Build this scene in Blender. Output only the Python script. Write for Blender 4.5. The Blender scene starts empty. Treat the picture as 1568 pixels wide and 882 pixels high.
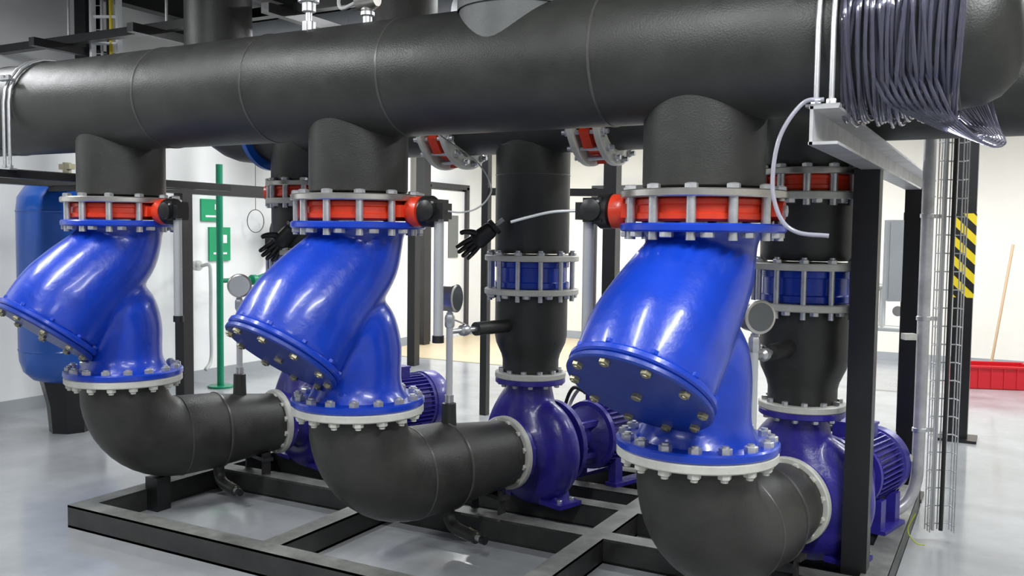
import bpy, math, random
from mathutils import Vector, Matrix
random.seed(4)
scene = bpy.context.scene
V = Vector
X=V((1,0,0));Y=V((0,1,0));Z=V((0,0,1))

# ---------------------------------------------------------------- materials
def mat(name, col, rough=0.5, metal=0.0, var=0.0, vscale=6.0, bump=0.0, bscale=40.0, coat=0.0, emit=0.0, trans=0.0, rvar=0.0, wrinkle=0.0):
    m = bpy.data.materials.new(name); m.use_nodes=True
    nt=m.node_tree; b=nt.nodes['Principled BSDF']
    b.inputs['Base Color'].default_value=(*col,1); b.inputs['Roughness'].default_value=rough
    b.inputs['Metallic'].default_value=metal
    if coat: b.inputs['Coat Weight'].default_value=coat; b.inputs['Coat Roughness'].default_value=0.13
    if trans: b.inputs['Transmission Weight'].default_value=trans
    if emit:
        b.inputs['Emission Color'].default_value=(*col,1); b.inputs['Emission Strength'].default_value=emit
    tc=nt.nodes.new('ShaderNodeTexCoord')
    if var or rvar:
        n=nt.nodes.new('ShaderNodeTexNoise'); n.inputs['Scale'].default_value=vscale; n.inputs['Detail'].default_value=6
        n.inputs['Roughness'].default_value=0.65
        nt.links.new(tc.outputs['Object'],n.inputs['Vector'])
        if var:
            r=nt.nodes.new('ShaderNodeValToRGB')
            r.color_ramp.elements[0].position=0.3; r.color_ramp.elements[1].position=0.7
            r.color_ramp.elements[0].color=(*[c*(1-var) for c in col],1)
            r.color_ramp.elements[1].color=(*[min(1,c*(1+var)) for c in col],1)
            nt.links.new(n.outputs['Fac'],r.inputs['Fac']); nt.links.new(r.outputs['Color'],b.inputs['Base Color'])
        if rvar:
            mr=nt.nodes.new('ShaderNodeMapRange'); mr.inputs['To Min'].default_value=max(0.03,rough-rvar); mr.inputs['To Max'].default_value=rough+rvar
            mr.inputs['From Min'].default_value=0.3; mr.inputs['From Max'].default_value=0.7
            nt.links.new(n.outputs['Fac'],mr.inputs['Value']); nt.links.new(mr.outputs['Result'],b.inputs['Roughness'])
    if bump:
        n2=nt.nodes.new('ShaderNodeTexNoise'); n2.inputs['Scale'].default_value=bscale; n2.inputs['Detail'].default_value=4
        nt.links.new(tc.outputs['Object'],n2.inputs['Vector'])
        bp=nt.nodes.new('ShaderNodeBump'); bp.inputs['Strength'].default_value=bump; bp.inputs['Distance'].default_value=0.01
        nt.links.new(n2.outputs['Fac'],bp.inputs['Height'])
        if wrinkle:
            n3=nt.nodes.new('ShaderNodeTexNoise'); n3.inputs['Scale'].default_value=4.0; n3.inputs['Detail'].default_value=2
            nt.links.new(tc.outputs['Object'],n3.inputs['Vector'])
            b2=nt.nodes.new('ShaderNodeBump'); b2.inputs['Strength'].default_value=wrinkle; b2.inputs['Distance'].default_value=0.03
            nt.links.new(n3.outputs['Fac'],b2.inputs['Height']); nt.links.new(b2.outputs['Normal'],bp.inputs['Normal'])
        nt.links.new(bp.outputs['Normal'],b.inputs['Normal'])
    return m

FOAM=mat('foam_insulation',(0.026,0.027,0.024),0.45,var=0.28,vscale=5,bump=0.14,bscale=160,rvar=0.07,wrinkle=0.13)
FOAM2=mat('foam_insulation_dusty',(0.032,0.032,0.028),0.50,var=0.45,vscale=5,bump=0.16,bscale=120,rvar=0.08,wrinkle=0.25)
FOAM3=mat('foam_insulation_pale',(0.10,0.105,0.105),0.50,var=0.2,vscale=4,bump=0.1,bscale=120)
SEAM=mat('foam_tape_seam',(0.060,0.060,0.055),0.34)
BLUE=mat('blue_enamel',(0.004,0.043,0.44),0.31,var=0.16,vscale=5,bump=0.25,bscale=18,coat=0.35,wrinkle=0.08)
BLUEC=mat('blue_enamel_cover',(0.004,0.030,0.26),0.40,var=0.14,vscale=5,bump=0.15,bscale=22,coat=0.12)
PURP=mat('violet_pump_paint',(0.030,0.022,0.27),0.36,var=0.30,vscale=7,bump=0.22,bscale=45,coat=0.2)
RED=mat('red_valve_paint',(0.68,0.045,0.014),0.34,var=0.12,vscale=9,bump=0.08,bscale=50,coat=0.2)
WHITE=mat('white_flange_paint',(0.58,0.58,0.52),0.45,var=0.12,vscale=14,bump=0.05)
STEEL=mat('stainless_steel',(0.60,0.58,0.54),0.28,metal=0.9,var=0.10,vscale=20)
ZINC=mat('zinc_plated',(0.60,0.61,0.62),0.32,metal=0.75,var=0.15,vscale=30)
BRASS=mat('yellow_zinc_bolt',(0.36,0.34,0.23),0.38,metal=0.8)
BLACK=mat('black_steel_paint',(0.012,0.012,0.013),0.32,var=0.2,vscale=6,bump=0.05)
BLKP=mat('black_plastic',(0.012,0.012,0.012),0.38)
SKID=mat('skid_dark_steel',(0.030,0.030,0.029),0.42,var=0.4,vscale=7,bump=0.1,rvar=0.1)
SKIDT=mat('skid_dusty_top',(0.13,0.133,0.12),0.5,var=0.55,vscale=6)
GALV=mat('galvanised_channel',(0.50,0.50,0.51),0.36,metal=0.35,var=0.25,vscale=8)
GRAYT=mat('grey_tube',(0.42,0.43,0.43),0.38,metal=0.2)
LTUBE=mat('light_grey_tube',(0.55,0.56,0.55),0.4)
GREEN=mat('green_pipe_paint',(0.0,0.22,0.11),0.35)
TANK=mat('tank_blue',(0.006,0.085,0.42),0.33,var=0.12,vscale=3,coat=0.3)
HOSE=mat('clear_hose',(0.40,0.40,0.52),0.09,trans=0.88)
HOSE2=mat('clear_hose_end',(0.62,0.62,0.70),0.15,trans=0.6)
FLOOR=mat('grey_epoxy',(0.305,0.317,0.327),0.16,var=0.20,vscale=1.1,bump=0.03,bscale=5,rvar=0.09)
BEIGE=mat('beige_screed',(0.56,0.46,0.30),0.35,var=0.06,vscale=2)
WALLW=mat('white_wall',(0.78,0.79,0.78),0.7,var=0.03,vscale=2)
WALLB=mat('cream_wall',(0.80,0.77,0.69),0.7,var=0.03,vscale=2)
CEIL=mat('ceiling_grey',(0.30,0.31,0.33),0.7,var=0.35,vscale=1)
DUCT=mat('white_duct',(0.72,0.74,0.76),0.35,var=0.06,vscale=4)
DOORM=mat('door_paint',(0.74,0.74,0.72),0.45)
FRAME=mat('dark_frame',(0.03,0.03,0.035),0.4)
YEL=mat('yellow_paint',(0.75,0.60,0.03),0.4)
GLASS=mat('gauge_glass',(0.10,0.11,0.11),0.1,coat=0.5)
REDP=mat('red_plastic',(0.55,0.01,0.02),0.4)
WOOD=mat('broom_wood',(0.50,0.36,0.22),0.5)
SIGNG=mat('sign_green',(0.0,0.30,0.12),0.5)
SIGNW=mat('sign_white',(0.8,0.82,0.8),0.5)
LAMP=mat('lamp_diffuser',(1.0,0.98,0.95),0.5,emit=9.0)
CABLE=mat('black_cable',(0.015,0.015,0.015),0.5)
YG=mat('earth_wire',(0.40,0.50,0.02),0.45)
BOXG=mat('electrical_box_grey',(0.34,0.36,0.38),0.45)
HAZ=mat('hazard_tape',(0.8,0.62,0.02),0.4)
nt=HAZ.node_tree;b=nt.nodes['Principled BSDF'];tc=nt.nodes.new('ShaderNodeTexCoord');sp=nt.nodes.new('ShaderNodeSeparateXYZ')
nt.links.new(tc.outputs['Object'],sp.inputs[0])
a=nt.nodes.new('ShaderNodeMath');a.operation='ADD';nt.links.new(sp.outputs['X'],a.inputs[0]);nt.links.new(sp.outputs['Z'],a.inputs[1])
m1=nt.nodes.new('ShaderNodeMath');m1.operation='MULTIPLY';m1.inputs[1].default_value=7.0;nt.links.new(a.outputs[0],m1.inputs[0])
m2=nt.nodes.new('ShaderNodeMath');m2.operation='FRACT';nt.links.new(m1.outputs[0],m2.inputs[0])
m3=nt.nodes.new('ShaderNodeMath');m3.operation='GREATER_THAN';m3.inputs[1].default_value=0.5;nt.links.new(m2.outputs[0],m3.inputs[0])
mx=nt.nodes.new('ShaderNodeMix');mx.data_type='RGBA';mx.inputs[6].default_value=(0.8,0.62,0.02,1);mx.inputs[7].default_value=(0.012,0.012,0.012,1)
nt.links.new(m3.outputs[0],mx.inputs[0]);nt.links.new(mx.outputs[2],b.inputs['Base Color'])

# ---------------------------------------------------------------- builder
def cat(pts,n=8):
    pts=[V(p) for p in pts]; out=[]
    P=[pts[0]*2-pts[1]]+pts+[pts[-1]*2-pts[-2]]
    for i in range(1,len(P)-2):
        p0,p1,p2,p3=P[i-1],P[i],P[i+1],P[i+2]
        for k in range(n):
            t=k/n
            out.append(0.5*((2*p1)+(p2-p0)*t+(2*p0-5*p1+4*p2-p3)*t*t+(3*p1-p0-3*p2+p3)*t**3))
    out.append(pts[-1]); return out

class B:
    def __init__(s,name): s.name=name;s.v=[];s.f=[];s.m=[];s.mats=[]
    def mi(s,m):
        if m not in s.mats: s.mats.append(m)
        return s.mats.index(m)
    def add(s,vs,fs,m):
        o=len(s.v); s.v+= [V(x) for x in vs]; i=s.mi(m)
        for f in fs: s.f.append([o+k for k in f]); s.m.append(i)
    def tube(s,pts,r,m,seg=24,caps=True,closed=False):
        pts=[V(p) for p in pts]; n=len(pts)
        if not hasattr(r,'__len__'): r=[r]*n
        tang=[]
        for i in range(n):
            if closed: d=pts[(i+1)%n]-pts[i-1]
            elif i==0: d=pts[1]-pts[0]
            elif i==n-1: d=pts[-1]-pts[-2]
            else:
                d=(pts[i+1]-pts[i]).normalized()+(pts[i]-pts[i-1]).normalized()
            if d.length<1e-9: d=tang[-1] if tang else Z
            tang.append(d.normalized())
        t=tang[0]; ref=Z if abs(t.z)<0.9 else X
        u=t.cross(ref).normalized(); vs=[]
        for i in range(n):
            t=tang[i]; u=(u-t*u.dot(t))
            u.normalize(); w=t.cross(u)
            for k in range(seg):
                a=2*math.pi*k/seg
                vs.append(pts[i]+(u*math.cos(a)+w*math.sin(a))*r[i])
        fs=[]
        rng=n if closed else n-1
        for i in range(rng):
            j=(i+1)%n
            for k in range(seg):
                k2=(k+1)%seg
                fs.append([i*seg+k,i*seg+k2,j*seg+k2,j*seg+k])
        if caps and not closed:
            fs.append([k for k in range(seg)][::-1]); fs.append([(n-1)*seg+k for k in range(seg)])
        s.add(vs,fs,m)
    def lathe(s,o,ax,prof,m,seg=40,caps=True):
        o=V(o);ax=V(ax).normalized()
        ref=Z if abs(ax.z)<0.9 else X
        u=ax.cross(ref).normalized();w=ax.cross(u);vs=[];fs=[];n=len(prof)
        for r,h in prof:
            for k in range(seg):
                a=2*math.pi*k/seg; vs.append(o+ax*h+(u*math.cos(a)+w*math.sin(a))*max(r,1e-4))
        for i in range(n-1):
            for k in range(seg):
                k2=(k+1)%seg; fs.append([i*seg+k,i*seg+k2,(i+1)*seg+k2,(i+1)*seg+k])
        if caps:
            fs.append([k for k in range(seg)][::-1]); fs.append([(n-1)*seg+k for k in range(seg)])
        s.add(vs,fs,m)
    def disc(s,o,ax,R,h,m,seg=48,bev=0.004):
        s.lathe(o,ax,[(R-bev,0),(R,bev),(R,h-bev),(R-bev,h)],m,seg)
    def cyl(s,p0,p1,r,m,seg=20): s.tube([p0,p1],r,m,seg)
    def bolt(s,p,ax,r,h,m,shank=0):
        ax=V(ax).normalized(); p=V(p)
        s.lathe(p,ax,[(r,0),(r,h*.85),(r*.85,h)],m,6)
        if shank: s.lathe(p+ax*h,ax,[(r*.55,0),(r*.55,shank)],m,10)
    def box(s,c,size,m,rot=0,M=None,bev=0):
        c=V(c);hx,hy,hz=[q/2 for q in size]
        R=M if M else Matrix.Rotation(rot,3,'Z')
        vs=[c+R@V((x*hx,y*hy,z*hz)) for x in(-1,1) for y in(-1,1) for z in(-1,1)]
        s.add(vs,[[0,1,3,2],[4,6,7,5],[0,4,5,1],[2,3,7,6],[0,2,6,4],[1,5,7,3]],m)
    def beam(s,p0,p1,w,h,m):
        p0=V(p0);p1=V(p1);d=(p1-p0);L=d.length;d.normalize()
        ref=Z if abs(d.z)<0.9 else Y
        sd=d.cross(ref).normalized();up=sd.cross(d)
        M=Matrix((sd,d,up)).transposed()
        s.box((p0+p1)/2,(w,L,h),m,M=M)
    def ibeam(s,p0,p1,w,h,m,t=0.012):
        p0=V(p0);p1=V(p1);d=(p1-p0).normalized();ref=Z if abs(d.z)<0.9 else Y
        sd=d.cross(ref).normalized();up=sd.cross(d)
        s.beam(p0+up*(h/2-t/2),p1+up*(h/2-t/2),w,t,m);s.beam(p0-up*(h/2-t/2),p1-up*(h/2-t/2),w,t,m)
        s.beam(p0,p1,t,h-2*t,m)
    def boltring(s,o,ax,R,n,r,h,m,ph=0.0,shank=0):
        o=V(o);ax=V(ax).normalized();ref=Z if abs(ax.z)<0.9 else X
        u=ax.cross(ref).normalized();w=ax.cross(u)
        for k in range(n):
            a=2*math.pi*(k+ph)/n
            s.bolt(o+(u*math.cos(a)+w*math.sin(a))*R,ax,r,h,m,shank)
    def studs(s,o,ax,R,n,r,L,m,ph=0.0):
        o=V(o);ax=V(ax).normalized();ref=Z if abs(ax.z)<0.9 else X
        u=ax.cross(ref).normalized();w=ax.cross(u)
        for k in range(n):
            a=2*math.pi*(k+ph)/n; p=o+(u*math.cos(a)+w*math.sin(a))*R
            s.cyl(p,p+ax*L,r,m,10)
    def addmesh(s,me,m):
        s.add([v.co.copy() for v in me.vertices],[list(p.vertices) for p in me.polygons],m)
    def done(s,M=None,sharp=38):
        me=bpy.data.meshes.new(s.name); me.from_pydata([tuple(v) for v in s.v],[],s.f)
        for m in s.mats: me.materials.append(m)
        me.polygons.foreach_set('material_index',s.m)
        me.polygons.foreach_set('use_smooth',[True]*len(s.f))
        me.update(); me.validate()
        try: me.set_sharp_from_angle(angle=math.radians(sharp))
        except Exception as e: print(e)
        ob=bpy.data.objects.new(s.name,me); scene.collection.objects.link(ob)
        if M is not None: ob.matrix_world=M
        return ob

def remeshed(bld,vox,it=6,fac=0.6):
    ob=bld.done()
    for p in ob.data.polygons: p.material_index=0
    r=ob.modifiers.new('r','REMESH'); r.mode='VOXEL'; r.voxel_size=vox
    sm=ob.modifiers.new('s','SMOOTH'); sm.factor=fac; sm.iterations=it
    dg=bpy.context.evaluated_depsgraph_get(); me=bpy.data.meshes.new_from_object(ob.evaluated_get(dg))
    bpy.data.objects.remove(ob,do_unlink=True); return me

def rz(x,y,th): return (x*math.cos(th)-y*math.sin(th), x*math.sin(th)+y*math.cos(th))

# ---------------------------------------------------------------- camera
CAM=V((2.5,-3.17,1.5))
cd=bpy.data.cameras.new('camera'); cam=bpy.data.objects.new('camera',cd); scene.collection.objects.link(cam)
cd.sensor_width=36; cd.lens=32.1; cd.clip_start=0.05
cam.matrix_world=Matrix.Translation(CAM)@Matrix.Rotation(math.radians(28.7),4,'Z')@Matrix.Rotation(math.radians(90-3.4),4,'X')@Matrix.Rotation(math.radians(0.7),4,'Z')
scene.camera=cam

# ---------------------------------------------------------------- room
WX=-4.6; BY=8.9; RX=7.0; FY=-6.0; CH=3.75
b=B('floor'); b.box(((WX+RX)/2,(FY+BY)/2,-0.05),(RX-WX+.4,BY-FY+.4,0.1),FLOOR); b.done()
b=B('wall_left'); b.box((WX-.1,(FY+BY)/2,CH/2),(0.2,BY-FY+.4,CH),WALLW); b.done()
b=B('wall_back'); b.box(((WX+RX)/2,BY+.1,CH/2),(RX-WX,0.2,CH),WALLB); b.done()
b=B('wall_right'); b.box((RX+.1,(FY+BY)/2,CH/2),(0.2,BY-FY+.4,CH),WALLB); b.done()
b=B('ceiling'); b.box(((WX+RX)/2,(FY+BY)/2,CH+.05),(RX-WX+.4,BY-FY+.4,0.1),CEIL); b.done()
b=B('baseboard_left'); b.box((WX+.01,(FY+BY)/2,.05),(0.02,BY-FY,.1),BOXG); b.done()
b=B('baseboard_back'); b.box(((WX+RX)/2,BY-.01,.05),(RX-WX,0.02,.1),BOXG); b.done()
b=B('screed_floor_patch'); b.box((-2.9,7.3,0.002),(3.2,2.9,0.006),BEIGE); b.done()
b=B('door_1')
b.box((WX+.04,7.75,1.05),(0.04,0.95,2.1),DOORM)
for yy in (7.25,8.25): b.box((WX+.065,yy,1.08),(0.08,0.07,2.16),FRAME)
b.box((WX+.065,7.75,2.16),(0.08,1.07,.07),FRAME); b.box((WX+.07,7.9,1.45),(0.012,0.25,0.6),GLASS)
b.cyl((WX+.1,7.4,1.05),(WX+.1,7.52,1.05),.012,STEEL); b.done()
b=B('door_2')
b.box((-2.2,BY-.05,1.05),(1.0,0.04,2.1),DOORM)
for xx in(-2.74,-1.66): b.box((xx,BY-.065,1.08),(0.08,0.08,2.16),FRAME)
b.box((-2.2,BY-.065,2.16),(1.16,.08,.07),FRAME); b.cyl((-1.85,BY-.1,1.05),(-1.73,BY-.1,1.05),.012,STEEL); b.done()

# ceiling structure
b=B('ceiling_steel_beams')
for xx in (-4.2,-3.0,-1.6,0.2,2.2,4.4): b.ibeam((xx,FY,3.5),(xx,BY,3.5),.12,.2,BLACK)
for yy in (-3.5,0.6,3.0,5.2,7.4): b.ibeam((WX,yy,3.38),(RX,yy,3.38),.12,.16,BLACK)
for yy in (1.8,4.1,6.3): b.beam((WX,yy,3.6),(RX,yy,3.6),.05,.05,BLACK)
b.done()
b=B('suspended_steel_frame')
for (yy,zz) in ((1.3,2.90),(2.0,2.90),(3.5,2.90),(4.6,2.90),(6.0,2.90)):
    b.beam((WX,yy,zz),(-1.0,yy,zz),.07,.06,BLACK)
for xx in(-3.75,-2.7,-1.5): b.beam((xx,1.0,2.84),(xx,6.2,2.84),.06,.06,BLACK); b.cyl((xx,1.3,2.9),(xx,1.3,CH),.01,ZINC,8); b.cyl((xx,4.6,2.9),(xx,4.6,CH),.01,ZINC,8)
b.done()
for (p0,p1,r) in [((-4.0,2.75,3.13),(-1.2,2.75,3.13),.15),((-3.6,4.0,3.13),(3,4.0,3.13),.16),((-2.3,4.4,3.15),(-2.3,8.8,3.15),.13),((0.9,4.4,3.1),(0.9,8.8,3.1),.17)]:
    b=B('ventilation_duct'); p0=V(p0);p1=V(p1); b.cyl(p0,p1,r,DUCT,32); d=(p1-p0).normalized(); L=(p1-p0).length
    k=.3
    while k<L: b.lathe(p0+d*k,d,[(r,0),(r+.008,.005),(r+.008,.02),(r,.025)],DUCT,32,caps=False); k+=.75
    for q in (p0+d*.5,p1-d*.5): b.cyl(q,V((q.x,q.y,CH)),.006,ZINC,8)
    b.done()
def lamp(x,y,z,ang,L,pw):
    b=B('ceiling_lamp'); R=Matrix.Rotation(ang,3,'Z')
    b.box((x,y,z+.05),(L,.14,.05),BOXG,rot=ang); b.box((x,y,z+.015),(L-.04,.11,.03),LAMP,rot=ang)
    for s_ in(-1,1):
        o=R@V((s_*L*.4,0,0)); b.cyl((x+o.x,y+o.y,z+.07),(x+o.x,y+o.y,CH),.006,ZINC,8)
    ob=b.done()
    ld=bpy.data.lights.new('lamp_light','AREA'); ld.shape='RECTANGLE'; ld.size=L; ld.size_y=.16; ld.energy=pw; ld.color=(.96,.98,1.0)
    lo=bpy.data.objects.new('lamp_light',ld); scene.collection.objects.link(lo); lo.location=(x,y,z-.01); lo.rotation_euler=(0,0,ang); lo.parent=ob
for (x,y,a,pw) in [(3.3,-1.6,math.pi/2,105),(1.3,-2.0,math.pi/2,42),(-1.2,-1.8,math.pi/2,60),(-3.4,-.8,math.pi/2,60),(0.0,2.6,0,45),(-2.6,3.4,0,80),(3.3,2.6,0,80),(-2.8,6.4,0,145),(0.4,6.2,0,145),(3.2,6.2,0,145),(3.8,-4.5,0,45),(0,-4.6,0,30)]:
    lamp(x,y,3.25 if x>-2 or y<0 else 3.05,a,1.5,pw)
w=bpy.data.worlds.new('world'); scene.world=w; w.use_nodes=True
w.node_tree.nodes['Background'].inputs[0].default_value=(.85,.9,1,1); w.node_tree.nodes['Background'].inputs[1].default_value=0.20

# ---------------------------------------------------------------- strainers
VX=[-1.53,0.0,1.53]
TH=[-math.atan2(.32,.947),-math.atan2(.30,.954),-math.atan2(.23,.973)]
TC=[1.09,1.12,0.98]
t=B('tmp')
arm=cat([(0,0,1.53),(0,0,1.46),(0,-.03,1.385),(0,-.10,1.31),(0,-.20,1.218),(0,-.295,1.115),(0,-.36,1.015)],5)
n=len(arm); rr=[.192+.050*min(1,max(0,(i-6)/(n-14))) for i in range(n)]
t.tube(arm,rr,BLUE,40)
low=cat([(0,0,.75),(0,0,.9),(0,0,1.0),(0,-.035,1.09),(0,-.12,1.17),(0,-.2,1.19)],5)
n=len(low); t.tube(low,[.188 if i<14 else .188-.05*(i-14)/(n-14) for i in range(n)],BLUE,40)
t.lathe((0,0,.76),Z,[(.235,0),(.215,.02),(.195,.06),(.185,.1)],BLUE,40)
t.lathe((0,0,1.53),-Z,[(.235,0),(.21,.02),(.195,.05),(.185,.09)],BLUE,40)
STR=remeshed(t,.013,8)
AD=V((0,-.585,-.811)).normalized()
def strainer(x,th):
    b=B('y_strainer'); b.addmesh(STR,BLUE)
    C=V((0,-.36,1.012))
    b.disc(C-AD*.012,AD,.256,.028,BLUE,56,.007)
    b.disc(C+AD*.018,AD,.254,.024,BLUEC,56,.006)
    b.boltring(C+AD*.042,AD,.224,10,.019,.014,BRASS,.5,shank=.004)
    b.boltring(C-AD*.026,AD,.240,10,.014,.014,BLUE,.5)
    b.bolt(C+AD*.042,AD,.020,.016,BRASS)
    b.disc((0,0,1.513),Z,.29,.030,BLUE,64,.006)
    b.disc((0,0,.747),Z,.29,.032,BLUE,64,.006)
    b.boltring((0,0,.779),Z,.258,16,.023,.020,ZINC,.3,shank=.006)
    return b.done(Matrix.Translation((x,0,0))@Matrix.Rotation(th,4,'Z'))
for x,th in zip(VX,TH): strainer(x,th)

# ---------------------------------------------------------------- butterfly valves
def butterfly(M,R=.29,h=.115,side=1,handle=True,n=12,hl=.47):
    b=B('butterfly_valve'); rb=R*.85
    b.lathe((0,0,.003),Z,[(rb*.96,0),(rb,.008),(rb,h*.30),(rb*.975,h*.36),(rb*.975,h*.64),(rb,h*.70),(rb,h-.010),(rb*.96,h-.003)],RED,64)
    b.disc((0,0,h),Z,R,.028,STEEL,64,.004)
    b.studs((0,0,-.060),Z,R*.905,n,.0165,h+.105,ZINC,.3)
    b.boltring((0,0,h+.028),Z,R*.905,n,.023,.016,ZINC,.3)
    b.boltring((0,0,-.034),-Z,R*.905,n,.024,.018,ZINC,.3)
    s=side
    b.cyl((s*rb*.9,0,h*.5),(s*(R+.05),0,h*.5),.032,RED,20)
    b.lathe((s*(R-.03),0,h*.5),X*s,[(.035,0),(.055,.015),(.064,.04),(.064,.075),(.05,.085)],RED,28)
    b.cyl((-s*rb*.9,0,h*.5),(-s*(R-.005),0,h*.5),.034,RED,20); b.bolt((-s*(R-.01),0,h*.5),-X*s,.022,.015,ZINC)
    b.box((-s*rb*1.03,0,h*.5),(.04,.15,h*.5),RED); b.box((s*rb*1.03,0,h*.5),(.05,.15,h*.6),RED)
    if handle:
        gx=s*(R+.11); g=h*.5
        b.lathe((s*(R+.045),0,g),X*s,[(.045,0),(.066,.012),(.066,.05),(.05,.07),(.045,.09)],BLKP,24)
        b.box((gx,-.01,g+.004),(.075,.10,.09),BLKP); b.box((gx+s*.04,-.02,g),(.06,.07,.065),BLKP)
        b.lathe((gx,-.06,g+.004),-Y,[(.040,0),(.040,.02),(.02,.028)],BLKP,20)
        for q in (-.025,.025): b.bolt((gx+q,-.062,g+.034),-Y,.007,.008,ZINC)
        b.cyl((gx+s*.03,-.02,g),(gx+s*.03,-.02,-.04),.013,GRAYT,14)
        b.cyl((gx+s*.03,-.02,.03),(gx+s*.03,-.02,-hl),.0205,GRAYT,18)
        b.cyl((gx+s*.03,-.02,-hl),(gx+s*.03,-.02,-hl-.03),.025,BLKP,16)
    return b.done(M)
BH=.084
for x,sd in zip(VX,(1,1,-1)):
    butterfly(Matrix.Translation((x,0,1.546)),side=sd,h=BH)
FT=1.546+BH+.028

# ---------------------------------------------------------------- headers
HZ=2.135; HR=.238; HY=-.045
b=B('insulated_header_pipe')
pr=[(0.0,2.51),(.10,2.505),(.16,2.49),(.205,2.45),(.230,2.40),(HR,2.33),(HR,2.0),(HR,1.0),(HR,0),(HR,-1),(HR,-2),(HR,-3),(HR,-3.3),(HR,WX)]
b.lathe((0,HY,HZ),X,[(r,h) for r,h in pr][::-1],FOAM,96)
for xx in (-2.3,-1.1,-.42,.30,1.2,-3.4,2.34): b.lathe((xx,HY,HZ),X,[(HR-.001,-.006),(HR+.003,-.003),(HR+.003,.003),(HR-.001,.006)],SEAM,96,caps=False)
for x in VX:
    b.lathe((x,0,FT+.010),Z,[(.200,0),(.211,.004),(.213,.02),(.213,.30),(.212,.48)],FOAM,64)
b.tube([(.80,HY,HZ),(.80,HY,CH)],.225,FOAM3,56)
b.lathe((.80,HY,HZ+HR-.03),Z,[(.232,0),(.232,.04),(.226,.045)],FOAM3,56,caps=False)
b.done()

RY=1.03; RZ_=2.12; RR=.205
b=B('insulated_rear_header_pipe')
xe=-1.62
path=[V((6.9,RY,RZ_)),V((xe,RY,RZ_))]
for k in range(1,9):
    a=k/8*math.pi/2; path.append(V((xe-.3*math.sin(a),RY,RZ_+.3*(1-math.cos(a)))))
path.append(V((xe-.3,RY,CH)))
b.tube(path,RR,FOAM,56)
b.tube([(-.50,RY,RZ_),(-.50,RY,CH)],.185,FOAM2,48)
b.lathe((-1.50,RY,RZ_),X,[(RR+.05,0),(RR+.05,.03)],TANK,48)
b.done()
for xx in (-.16,.70):
    M=Matrix.Translation((xx,RY,RZ_))@Matrix.Rotation(math.pi/2,4,'Y')@Matrix.Rotation(math.radians(10),4,'Z')
    b=B('butterfly_valve')
    R=.28
    b.lathe((0,0,-.045),Z,[(.22,0),(.235,.01),(.235,.08),(.22,.09)],RED,56)
    b.disc((0,0,-.085),Z,R,.032,WHITE,56); b.disc((0,0,.053),Z,R,.032,WHITE,56)
    b.studs((0,0,-.12),Z,R*.89,16,.012,.24,ZINC); b.boltring((0,0,.085),Z,R*.89,16,.02,.018,ZINC); b.boltring((0,0,-.085),-Z,R*.89,16,.02,.018,ZINC)
    for k in range(6): 
        a=k*math.pi/3; b.box((.24*math.cos(a),.24*math.sin(a),0),(.05,.1,.05),RED,rot=a)
    b.done(M)

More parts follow.
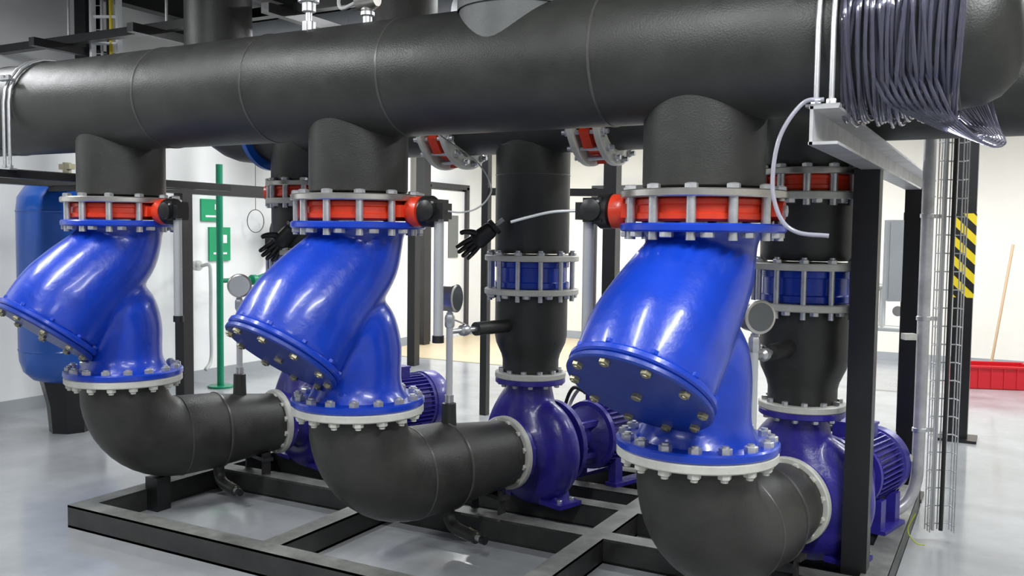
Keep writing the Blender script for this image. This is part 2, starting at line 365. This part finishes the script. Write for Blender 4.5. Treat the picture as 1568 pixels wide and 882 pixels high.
# ---------------------------------------------------------------- pumps
t=B('tmp2')
t.lathe((0,-.2,0),Y,[(.165,0),(.165,.012),(.125,.03),(.125,.07),(.155,.10),(.21,.125),(.245,.15),(.255,.19),(.255,.24),(.24,.27),(.17,.30),(.15,.34)],PURP,48)
sp=[];sr=[]
for k in range(41):
    a=math.radians(170-350*k/40*1.0)
    f=k/40; cr=.175+.045*f
    sp.append(V((cr*math.cos(a),0,cr*math.sin(a)))); sr.append(.06+.055*f)
t.tube(sp,sr,PURP,28)
dp=cat([(-.22,0,-.04),(-.205,0,.08),(-.14,0,.19),(-.07,0,.27),(-.05,0,.36)],5)
t.tube(dp,[.118]*len(dp),PURP,32)
t.tube([(.0,0,.05),(-.04,0,.2),(-.05,0,.33)],[.17,.13,.11],PURP,32)
VOL=remeshed(t,.012,8)
AX=.385
for i,(x,th,tc_) in enumerate(zip(VX,TH,TC)):
    a=V((-math.sin(th),math.cos(th),0)); c=V((x,0,0))+a*tc_
    M=Matrix.Translation((c.x,c.y,AX))@Matrix.Rotation(th,4,'Z')
    b=B('centrifugal_pump'); b.addmesh(VOL,PURP)
    b.disc((0,-.205,0),Y,.178,.028,PURP,48); b.boltring((0,-.177,0),Y,.152,12,.015,.014,PURP,.5)
    b.disc((-.05,0,.335),Z,.185,.028,PURP,48); b.boltring((-.05,0,.335),-Z,.158,12,.014,.016,ZINC,.5)
    b.lathe((0,.12,0),Y,[(.23,0),(.23,.03),(.2,.035)],PURP,40); b.boltring((0,.15,0),Y,.21,12,.013,.012,ZINC)
    LF=.72 if i==2 else 1.0; MR=.155 if i==2 else .178
    b.lathe((0,.14,0),Y,[(.15,0),(.11,.05),(.085,.10),(.085,.20),(.12,.23),(MR-.02,.26),(MR+.01,.28)],PURP,36)
    for k in range(4):
        aa=math.pi/4+k*math.pi/2; b.box((.12*math.cos(aa),.31,.12*math.sin(aa)),(.03,.16,.03),PURP)
    y0=.40
    b.lathe((0,y0,0),Y,[(q,h*LF) for q,h in [(.12,0),(MR+.01,.005),(MR+.013,.03),(MR-.01,.04),(MR-.01,.40),(MR+.01,.41),(MR+.01,.43),(MR+.018,.435),(MR+.018,.53),(MR-.005,.56),(.08,.575)]],PURP,48)
    for k in range(40):
        aa=2*math.pi*k/40; r=MR
        b.box((r*math.cos(aa),y0+.22*LF,r*math.sin(aa)),(.03,.37*LF,.005),PURP,M=Matrix.Rotation(-aa,3,'Y'))
    ty_=y0+.20*LF; tz=MR+.027
    b.box((-.02,ty_,tz),(.17,.19*LF,.07),PURP); b.box((-.02,ty_,tz+.04),(.18,.20*LF,.012),PURP)
    for s_ in(-1,1): b.cyl((-.10,ty_-.0+.04*s_,tz),(-.16,ty_+.04*s_,tz),.016,BLKP,12)
    for s_ in(-1,1):
        b.box((s_*.15,.02,-.205),(.03,.11,.16),PURP,M=Matrix.Rotation(s_*-.25,3,'Y')); b.box((s_*.18,.0,-.262),(.15,.16,.022),PURP)
        b.bolt((s_*.21,-.04,-.251),Z,.014,.014,ZINC); b.bolt((s_*.21,.05,-.251),Z,.014,.014,ZINC)
        for q in (.10,.36): b.box((s_*.13,y0+q*LF,-.19),(.05,.06,.15),PURP)
        b.box((s_*.14,y0+.23*LF,-.262),(.08,.36*LF,.02),PURP)
    b.box((0,-.03,-.24),(.26,.025,.05),PURP)
    pts=[V((0,ty_-.05,tz+.045))+V((.03*math.cos(k*math.pi/6),0,.02+.03*math.sin(k*math.pi/6))) for k in range(12)]
    b.tube(pts,.007,ZINC,8,closed=True)
    b.done(M)
    cb=B('motor_cable'); R3=Matrix.Rotation(th,3,'Z')
    for s_ in(0,1):
        yy=ty_-.04+.08*s_
        pts=[c+V((0,0,AX))+R3@V(q) for q in [(-.16,yy,tz),(-.25,yy,tz+.01),(-.31-.03*s_,yy,.11),(-.28,.50,-.04),(-.31,.45,-.2),(-.28,.40,-.345)]]
        cb.tube(cat(pts,6),.011,GRAYT if s_ else CABLE,10)
    cb.done()
    # suction pipe w/ elbow
    b=B('insulated_suction_pipe'); o=V((x,0,0)); E=.28
    path=[o+Z*.712,o+Z*(AX+E)];rad=[.205,.213]
    for k in range(1,13):
        an=k/12*math.pi/2; path.append(o+a*(E*(1-math.cos(an)))+Z*(AX+E*(1-math.sin(an)))); rad.append(.215)
    path+= [o+a*.50+Z*AX, o+a*.53+Z*AX, o+a*(tc_-.245)+Z*AX, ]; rad+=[.208,.198,.165]
    b.tube(path,rad,FOAM2,64)
    b.lathe(o+a*.50+Z*AX,a,[(.206,-.008),(.213,-.003),(.211,.006),(.203,.010)],SEAM,64,caps=False)
    b.lathe(o+a*.28+Z*AX,a,[(.214,-.006),(.2175,-.002),(.2175,.002),(.214,.006)],SEAM,64,caps=False)
    b.disc(o+Z*.712,Z,.287,.034,WHITE,64,.005); b.boltring(o+Z*.712,-Z,.257,16,.023,.020,WHITE,.3,shank=.010)
    fc=o+a*(tc_-.24)+Z*AX
    b.disc(fc,a,.187,.033,WHITE,56,.005); b.boltring(fc,-a,.162,12,.016,.016,WHITE,.5)
    sv=o+a*(tc_-.34); sd=V((a.y,-a.x,0))
    b.beam(sv+sd*-.1+Z*.0,sv+sd*-.1+Z*.235,.012,.06,SKID); b.beam(sv+sd*.1+Z*.0,sv+sd*.1+Z*.235,.012,.06,SKID); b.beam(sv-sd*.13+Z*.2,sv+sd*.13+Z*.2,.06,.02,SKID)
    if i==0: b.box(o+a*.17+Z*.09,(.09,.09,.18),BLACK)
    side=sd
    dq=o+a*.50+side*.03+Z*.205
    b.tube(cat([dq,dq-Z*.06,dq-Z*.105+side*.05,dq-Z*.115+side*.20],5),.030,FOAM,16)
    e=dq-Z*.115+side*.20
    b.cyl(e,e+side*.035,.014,ZINC,12); b.cyl(e+side*.035,e+side*.06,.02,BLKP,12); b.beam(e+side*.01+Z*.02,e-side*.05+Z*.036,.010,.005,BRASS)
    b.done()
    # gauge stand pipe
    tg=[.64,.52,.42][i]; g=o+a*tg; b=B('pressure_gauge_line')
    b.lathe(g+Z*(AX+.17),Z,[(.038,0),(.036,.05),(.034,.13),(.02,.135)],FOAM,20)
    b.cyl(g+Z*(AX+.3),g+Z*1.12,.0165,LTUBE,16)
    b.lathe(g+Z*1.05,Z,[(.02,0),(.024,.01),(.024,.05),(.02,.06)],ZINC,6)
    b.cyl(g+Z*(AX+.30),g+Z*(AX+.34),.022,ZINC,12)
    fd=[V((.75,-.66,0)),V((.97,.1,0)),V((.70,-.70,0))][i].normalized()
    gc=g+Z*1.19
    b.cyl(g+Z*1.1,g+Z*1.14,.012,ZINC,12)
    b.lathe(gc-fd*.04,fd,[(.05,0),(.062,.006),(.062,.065),(.067,.067),(.067,.078),(.058,.082)],STEEL,40)
    b.disc(gc+fd*.040,fd,.056,.003,GLASS if i else SIGNW,32,.0005)
    dx,dy=rz(-.05,0,th); dc=V((c.x+dx,c.y+dy,0))
    p0=g+Z*1.03; dirr=(dc-g); dl=dirr.length; dirr.normalize()
    b.cyl(p0,p0+dirr*(dl*.35),.013,ZINC,12); b.lathe(p0+dirr*.07,dirr,[(.014,0),(.026,.01),(.03,.03),(.026,.05),(.014,.06)],ZINC,12)
    b.cyl(p0+dirr*(dl*.3),p0+dirr*(dl-.17),.034,FOAM,18)
    b.beam(p0+dirr*.1+Z*.03,p0+dirr*.03+Z*.055,.015,.005,STEEL)
    b.done()
    # discharge pipe
    b=B('insulated_discharge_pipe')
    b.disc(dc+Z*.748,Z,.187,.03,WHITE,48); b.boltring(dc+Z*.778,Z,.158,12,.015,.016,ZINC,.5)
    b.lathe(dc,Z,[(.148,.778),(.148,.84),(.155,.87),(.182,.93),(.190,.97),(.190,1.185)],FOAM,56)
    top0=1.40
    if i!=1: b.lathe(dc,Z,[(.190,top0),(.197,top0+.01),(.198,1.66)],FOAM,56); b.lathe(dc,Z,[(.193,1.80),(.2,1.81),(.2,RZ_-.1)],FOAM,56)
    else:
        b.lathe(dc,Z,[(.190,top0),(.194,top0+.01),(.194,RZ_)],FOAM,56)
        for q in (1.80,1.95): b.lathe(dc+Z*q,Z,[(.194,0),(.197,.003),(.197,.006),(.194,.009)],SEAM,56,caps=False)
    b.done()
    b=B('wafer_check_valve'); z0=1.195
    b.disc(dc+Z*(z0-.008),Z,.247,.030,WHITE,56); b.disc(dc+Z*(z0+.165),Z,.247,.030,WHITE,56)
    b.lathe(dc,Z,[(.19,z0+.024),(.196,z0+.03),(.196,z0+.055),(.185,z0+.06),(.185,z0+.13),(.196,z0+.135),(.196,z0+.16),(.19,z0+.165)],BLUE,56)
    b.studs(dc+Z*(z0-.04),Z,.22,12,.012,.26,ZINC,.3); b.boltring(dc+Z*(z0+.195),Z,.22,12,.02,.017,ZINC,.3); b.boltring(dc+Z*(z0-.008),-Z,.22,12,.02,.017,ZINC,.3)
    b.done()
    if i!=1:
        butterfly(Matrix.Translation(dc+Z*1.695),R=.232,h=.07,handle=False,n=12,side=-1)
        b=B('pipe_flange'); b.disc(dc+Z*1.66,Z,.232,.032,WHITE,56); b.done()

# ---------------------------------------------------------------- skid
b=B('pump_skid_frame'); H=.115;W=.10
def rail(p0,p1):
    p0=V(p0);p1=V(p1);d=(p1-p0).normalized();s_=V((d.y,-d.x,0))
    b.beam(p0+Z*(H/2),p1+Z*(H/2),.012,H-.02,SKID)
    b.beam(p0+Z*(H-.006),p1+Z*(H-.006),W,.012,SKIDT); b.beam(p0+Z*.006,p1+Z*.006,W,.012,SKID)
    b.beam(p0+Z*(H/2)+s_*(W/2-.006),p1+Z*(H/2)+s_*(W/2-.006),.012,H-.002,SKID)
    b.beam(p0+Z*(H/2)-s_*(W/2-.006),p1+Z*(H/2)-s_*(W/2-.006),.012,H-.002,SKID)
xs=[-1.56,-.34,.86,2.05]
rail((-1.61,-.23,0),(2.1,-.23,0)); rail((-1.61,2.3,0),(2.1,2.3,0))
for xx in xs: rail((xx,-.18,0),(xx,2.25,0))
for k in range(3):
    for yy in (.68,1.12,1.42,1.85): rail((xs[k]+.05,yy,.0),(xs[k+1]-.05,yy,0))
b.done()

# ---------------------------------------------------------------- steel support frame
b=B('pipe_support_frame')
b.beam((1.970,.83,0),(1.970,.83,1.785),.10,.10,BLACK); b.box((1.97,.83,.01),(.2,.2,.02),BLACK)
b.beam((2.0,2.53,0),(2.0,2.53,1.785),.10,.10,BLACK); b.box((2.0,2.53,.01),(.2,.2,.02),BLACK)
b.beam((1.955,-.32,1.835),(1.955,3.6,1.835),.010,.115,GALV)
b.beam((1.99,-.32,1.888),(1.99,3.6,1.888),.085,.009,GALV); b.beam((1.99,-.32,1.782),(1.99,3.6,1.782),.085,.009,GALV)
for k in range(7): b.bolt((1.949,.2+.5*k,1.84),-X,.012,.008,ZINC)
b.done()
b=B('pipe_support_frame')
b.beam((-3.4,-.3,1.84),(-3.4,5.4,1.84),.10,.10,BLACK)
b.beam((-3.4,2.05,0),(-3.4,2.05,1.79),.10,.10,BLACK); b.box((-3.4,2.05,.01),(.2,.2,.02),BLACK)
b.beam((-3.4,5.3,0),(-3.4,5.3,1.79),.10,.10,BLACK)
b.beam((-3.4,3.3,1.79),(-3.4,3.3,2.87),.06,.06,BLACK)
b.done()
b=B('pipe_support_frame')
b.beam((-.35,3.7,0),(-.35,3.7,3.3),.11,.11,BLACK); b.beam((-1.29,3.3,0),(-1.29,3.3,2.87),.06,.06,BLACK)
b.beam((-1.29,3.3,1.84),(-.35,3.7,1.84),.06,.06,BLACK) ; b.done()
b=B('steel_column'); b.beam((-4.4,6.95,0),(-4.4,6.95,CH),.14,.14,BLACK); b.done()
b=B('steel_column'); b.ibeam((-4.32,1.88,0),(-4.32,1.88,CH),.14,.14,BLACK); b.done()
b=B('steel_column'); b.beam((2.19,4.4,0),(2.19,4.4,CH),.13,.13,BLACK); b.box((2.19,4.4,.01),(.26,.26,.02),BLACK)
b.box((2.19,4.4,1.38),(.136,.136,.62),HAZ); b.done()

def clamp(x,name='pipe_hanger_clamp',zb=1.90):
    b=B(name); f=HY-HR-.013; bk=HY+HR+.013
    for dx in(-.022,.022):
        pts=[V((x+dx,f,zb)),V((x+dx,f,HZ))]
        for k in range(1,13):
            a=k/12*math.pi; pts.append(V((x+dx,HY-(HR+.013)*math.cos(a),HZ+(HR+.013)*math.sin(a))))
        pts.append(V((x+dx,bk,zb)))
        b.tube(pts,.0085,ZINC,10)
        b.bolt((x+dx,f,zb),Z,.016,.018,ZINC,shank=.0); b.bolt((x+dx,f,HZ+.12),Z,.015,.018,ZINC)
    b.box((x,f,HZ+.115),(.11,.04,.008),ZINC); b.box((x,f,zb-.002),(.10,.04,.008),ZINC)
    b.box((x,bk,zb-.002),(.10,.04,.008),ZINC)
    b.done()
clamp(1.985,zb=1.897)
clamp(-2.02,zb=1.80)
b=B('pipe_support_bracket'); b.beam((-2.02,-.36,1.775),(-2.02,1.2,1.775),.05,.04,BLACK); b.beam((-3.4,.9,1.775),(-2.0,.9,1.775),.05,.04,BLACK); b.done()

# clear hoses
b=B('hose_coil')
for k in range(46):
    x0=2.03+.33*((k*7)%46)/46+random.uniform(-.006,.006); R0=HR+.008+.009*(k%3)+random.uniform(0,.004); N=64; ph=random.random()*6.28; tl=random.uniform(-.018,.018); sag=random.uniform(0,.02)*(k%2)
    pts=[]
    for j in range(N):
        a=2*math.pi*j/N
        s_=max(0,-math.sin(a))**2*sag
        pts.append(V((x0+tl*math.sin(a)+.006*math.sin(2*a+ph),HY+(R0+s_*.4)*math.cos(a),HZ+(R0+s_)*math.sin(a))))
    b.tube(pts,.0052,HOSE,8,closed=True)
for k in range(9):
    f=k/8
    pts=[(2.10+.02*k,-.26,2.03),(2.15+.02*k,-.23,1.91-.01*f),(2.22+.015*k,-.14,1.87-.02*f),(2.32+.012*k,-.02,1.83-.04*f),(2.40+.008*k,.08,1.83-.03*f),(2.36+.01*k,.18,1.87),(2.25+.02*k,.20,1.98)]
    b.tube(cat(pts,7),.005,HOSE,8)
pts=[(1.99,-.32,1.91),(1.93,-.33,1.90),(1.87,-.35,1.80),(1.855,-.36,1.66),(1.88,-.36,1.56),(1.93,-.35,1.515),(2.02,-.34,1.505)]
b.tube(cat(pts,8),.0068,HOSE2,10)
b.done()

def ladder(name,x,y,z0,z1,w,ang,m=ZINC,yel=False):
    b=B(name);R=Matrix.Rotation(ang,3,'Z')
    def P(u,v,z): q=R@V((u,v,0)); return V((x+q.x,y+q.y,z))
    for u in(-w/2,-w/4,0,w/4,w/2): b.cyl(P(u,0,z0),P(u,0,z1),.0035,m,6)
    for u in(-w/2,w/2):
        for vv in (.03,.055): b.cyl(P(u,-vv,z0),P(u,-vv,z1),.0035,m,6)
    z=z0+.03
    while z<z1:
        b.tube([P(-w/2,-.058,z),P(-w/2,0,z),P(w/2,0,z),P(w/2,-.058,z)],.0035,m,6); z+=.09
    b.cyl(P(.01,-.02,z0),P(.01,-.02,z1),.010,CABLE,8); b.cyl(P(-.03,-.02,z0),P(-.03,-.02,z1),.007,GRAYT,8)
    if yel:
        b.cyl(P(.04,-.03,z0),P(.04,-.03,z1),.014,YEL,8)
        for u in(-w/2,w/2): b.beam(P(u,-.03,z0),P(u,-.03,z1),.012,.05,m)
        z=z0
        while z<z1: b.beam(P(-w/2,-.03,z),P(w/2,-.03,z),.02,.02,m); z+=.2
    return b.done()
ladder('cable_ladder',2.22,1.8,.05,2.0,.12,math.radians(28),ZINC)
ladder('cable_ladder',-3.60,1.52,1.9,CH-.02,.20,math.radians(28),DUCT,True)
b=B('metal_conduit')
b.tube(cat([(2.13,1.70,2.0),(2.13,1.70,1.2),(2.13,1.70,.5),(2.12,1.70,.28),(2.06,1.66,.17),(1.95,1.58,.14),(1.86,1.52,.14)],6),.029,GALV,20)
for z in(.55,1.1,1.6): b.lathe((2.13,1.70,z),Z,[(.029,0),(.034,.003),(.034,.02),(.029,.023)],ZINC,20,caps=False); b.box((2.16,1.725,z+.01),(.06,.01,.02),ZINC,rot=.5)
for z in (.42,1.02): b.box((2.07,1.68,z),(.06,.05,.03),WHITE,rot=.5)
b.tube(cat([(2.13,1.67,.15),(2.10,1.64,.07),(2.14,1.62,.02),(2.18,1.63,.012)],5),.003,YG,8)
b.done()
b=B('electrical_box'); b.box((1.74,4.4,1.33),(.2,.12,.62),BOXG,rot=.5); b.box((1.735,4.345,1.33),(.18,.012,.59),BOXG,rot=.5); b.beam((1.78,4.46,0),(1.78,4.46,1.7),.05,.05,FRAME); b.done()
b=B('wall_pump_pipework')
b.cyl((1.3,6.4,0),(1.3,6.4,1.4),.03,FRAME,14); b.cyl((1.72,6.4,0),(1.72,6.4,1.4),.03,FRAME,14); b.cyl((1.2,6.4,1.02),(1.8,6.4,1.02),.035,GRAYT,16); b.cyl((1.2,6.4,.62),(1.8,6.4,.62),.03,LTUBE,16)
b.lathe((1.5,6.4,1.02),Z,[(.05,-.06),(.07,-.03),(.07,.08),(.03,.12),(.03,.18),(.08,.19),(.08,.21)],BLUE,24); b.lathe((1.55,6.36,.80),-Y,[(.05,0),(.05,.05)],STEEL,20)
for xx in(1.4,1.6): b.cyl((xx,6.4,.62),(xx,6.4,1.02),.03,LTUBE,14)
b.done()

# tank
b=B('expansion_tank'); tx,ty=-3.60,1.16
b.lathe((tx,ty,0),Z,[(.12,.36),(.25,.40),(.31,.46),(.335,.54),(.34,.62),(.34,1.62),(.33,1.72),(.28,1.80),(.17,1.86),(.03,1.875)],TANK,56)
for k in(.62,1.62): b.lathe((tx,ty,k),Z,[(.341,-.008),(.344,0),(.341,.008)],TANK,56,caps=False)
b.lathe((tx,ty,0),Z,[(.15,.0),(.15,.02),(.165,.20),(.225,.44)],BLACK,8)
b.cyl((tx,ty,1.87),(tx,ty,1.98),.03,BRASS,16); b.box((tx,ty,1.95),(.12,.05,.04),BRASS)
b.done()

b=B('green_pipe'); gx,gy=-4.1,3.1
b.cyl((gx,gy,0),(gx,gy,2.12),.032,GREEN,20); b.disc((gx,gy,0),Z,.12,.02,GREEN,24)
b.cyl((gx,gy,1.02),(gx+.1,gy+.35,1.02),.022,GREEN,14); b.lathe((gx+.1,gy+.3,1.02),Y,[(.03,0),(.05,.01),(.05,.06),(.03,.07)],GREEN,16)
b.cyl((gx+.1,gy+.35,1.02),(gx+.1,gy+.7,1.1),.03,GREEN,14)
b.done()
b=B('grey_drain_pipe'); b.tube(cat([(-4.45,3.2,1.15),(-4.35,3.2,1.16),(-4.33,3.2,1.05),(-4.33,3.2,.6),(-4.33,3.2,.25),(-4.3,3.1,.15)],6),.018,LTUBE,12); b.disc((-4.54,3.2,1.15),X,.05,.06,ZINC,16); b.done()
for (yy,zz,hh) in [(3.46,1.70,.22),(3.56,1.36,.34)]:
    b=B('wall_sign'); b.box((WX+.012,yy,zz),(.02,.28,hh),SIGNG); b.box((WX+.024,yy+.06,zz+hh*.15),(.004,.06,hh*.25),SIGNW)
    b.box((WX+.024,yy,zz-hh*.28),(.004,.18,.02),SIGNW); b.done()
b=B('fire_extinguisher'); b.lathe((WX+.12,4.25,1.18),Z,[(.05,0),(.062,.02),(.062,.34),(.045,.40),(.02,.42),(.02,.46)],BLACK,24); b.box((WX+.03,4.25,1.4),(.06,.06,.1),BLACK); b.beam((WX+.12,4.25,1.65),(WX+.2,4.3,1.66),.02,.02,BLKP); b.done()
b=B('hanging_cable_loop')
b.tube([V((WX+.1,3.98+.12*math.cos(k*math.pi/16),1.60+.12*math.sin(k*math.pi/16))) for k in range(32)],.004,CABLE,8,closed=True); b.cyl((WX+.1,3.98,1.72),(WX+.1,3.98,2.35),.003,CABLE,6); b.cyl((WX,3.98,2.35),(WX+.1,3.98,2.35),.008,CABLE,6); b.done()

b=B('plastic_crate'); cx,cy=2.35,7.3; an=.35; R3=Matrix.Rotation(an,3,'Z')
def Q(u,v,z): q=R3@V((u,v,0)); return V((cx+q.x,cy+q.y,z))
b.box(Q(0,0,.01),(.7,.38,.02),REDP,rot=an)
for s_ in(-1,1):
    b.box(Q(0,s_*.19,.12),(.72,.014,.22),REDP,rot=an); b.box(Q(s_*.35,0,.12),(.014,.38,.22),REDP,rot=an)
    b.box(Q(0,s_*.195,.225),(.75,.03,.02),REDP,rot=an)
    for k in range(6): b.box(Q(-.3+.12*k,s_*.2,.12),(.012,.014,.2),REDP,rot=an)
b.done()
b=B('broom'); b.cyl((2.33,7.75,.06),(2.50,7.95,1.45),.014,WOOD,12); b.box((2.31,7.72,.05),(.35,.07,.05),REDP,rot=.3); b.box((2.31,7.72,.015),(.34,.06,.03),BLKP,rot=.3); b.done()

b=B('air_vent_valve'); x0=-.24; z0=HZ+HR-.01
b.lathe((x0,HY,z0),Z,[(.03,0),(.03,.05),(.014,.055),(.014,.09),(.03,.095),(.03,.13),(.045,.135),(.045,.19),(.02,.2),(.02,.24),(.035,.245),(.035,.3),(.02,.32)],ZINC,20)
b.cyl((x0,HY,z0+.16),(x0+.1,HY,z0+.16),.012,ZINC,12); b.beam((x0,HY-.03,z0+.23),(x0-.1,HY-.03,z0+.24),.02,.008,REDP); b.done()
b=B('temperature_sensor'); x0=.08
b.lathe((x0,HY,z0),Z,[(.02,0),(.02,.04),(.03,.045),(.03,.06),(.015,.07),(.015,.09)],ZINC,16)
b.lathe((x0-.05,HY,z0+.11),X,[(.03,0),(.045,.01),(.045,.08),(.03,.1)],STEEL,24)
b.tube(cat([(x0-.05,HY,z0+.11),(x0-.14,HY,z0+.09),(x0-.18,.0,z0+.16),(x0-.10,.05,z0+.22),(x0-.05,.05,z0+.17),(x0-.18,.1,z0+.2)],6),.008,LTUBE,8); b.done()
b=B('cable_bundle')
for k in range(4): b.tube(cat([(-3.95-.03*k,.2,1.86),(-4.0-.03*k,-.1,1.55-.03*k),(-4.2-.03*k,-.2,1.35),(-4.59,-.3,1.5)],8),.008,CABLE,8)
b.box((-4.585,-.3,1.5),(.03,.12,.12),BOXG)
b.beam((-4.6,.2,1.87),(-3.4,.2,1.87),.03,.03,BLACK)
b.done()
b=B('actuator_cable')
b.tube(cat([(.46,-.02,1.59),(.51,.02,1.585),(.55,.07,1.60),(.575,.12,1.64),(.57,.16,1.70),(.50,.16,1.80),(.30,.16,1.93),(.2,.13,2.0)],7),.0035,GRAYT,8); b.done()
b=B('valve_hand_lever')
b.tube(cat([(1.06,-.02,1.59),(.96,-.04,1.585),(.87,-.06,1.565),(.80,-.08,1.545)],6),.006,ZINC,8)
b.done()

def glove(loc,rotz,tilt,sc):
    vs=[];es=[];rs=[]
    def v(p,r): vs.append(p);rs.append(r);return len(vs)-1
    w0=v((0,0,.10),.040); w1=v((0,0,.04),.038); p1=v((0,0,0),.044); p2=v((0,0,-.05),.042)
    es+=[(w0,w1),(w1,p1),(p1,p2)]
    parts=[(vs,es,rs)]
    fin=[(-.036,.065,.013,.10),(-.012,.078,.0135,.04),(.012,.074,.0135,-.04),(.036,.058,.012,-.13)]
    for fx,L,r,sp in fin:
        a=[(fx*.7,0,-.02),(fx,0,-.07),(fx-sp*.25*L*2,-.012,-.07-L*.45),(fx-sp*.5*L*2,-.042,-.07-L*.88)]
        parts.append((a,[(0,1),(1,2),(2,3)],[r*1.2,r*1.1,r,r*.88]))
    parts.append(([(-.02,0,.01),(-.05,-.01,-.01),(-.078,-.02,-.038),(-.088,-.03,-.066)],[(0,1),(1,2),(2,3)],[.020,.018,.015,.013]))
    b=B('work_glove')
    for pv,pe,prr in parts:
        me=bpy.data.meshes.new('g'); me.from_pydata(pv,pe,[]); o=bpy.data.objects.new('g',me); scene.collection.objects.link(o)
        sk=o.modifiers.new('s','SKIN')
        for i_,rr_ in enumerate(prr):
            q=1.25 if pv is vs else 1
            me.skin_vertices[0].data[i_].radius=(rr_*q,rr_*(.6 if pv is vs else 1))
        me.skin_vertices[0].data[0].use_root=True
        o.modifiers.new('u','SUBSURF').levels=2
        dg=bpy.context.evaluated_depsgraph_get(); m2=bpy.data.meshes.new_from_object(o.evaluated_get(dg)); b.addmesh(m2,BLKP); bpy.data.objects.remove(o,do_unlink=True)
    b.lathe((0,0,.085),Z,[(.042,0),(.046,.003),(.046,.02),(.040,.024)],CABLE,20)
    b.cyl((0,0,.02),(0,0,.16),.012,GRAYT,10)
    return b.done(Matrix.Translation(loc)@Matrix.Rotation(rotz,4,'Z')@Matrix.Rotation(tilt,4,'Y')@Matrix.Scale(sc,4))
glove((.14,.80,1.475),math.radians(28),math.radians(50),.95)
glove((-1.20,.82,1.45),math.radians(28),math.radians(42),1.05)

scene.view_settings.view_transform='Standard'; scene.view_settings.look='None'; scene.view_settings.exposure=0.1
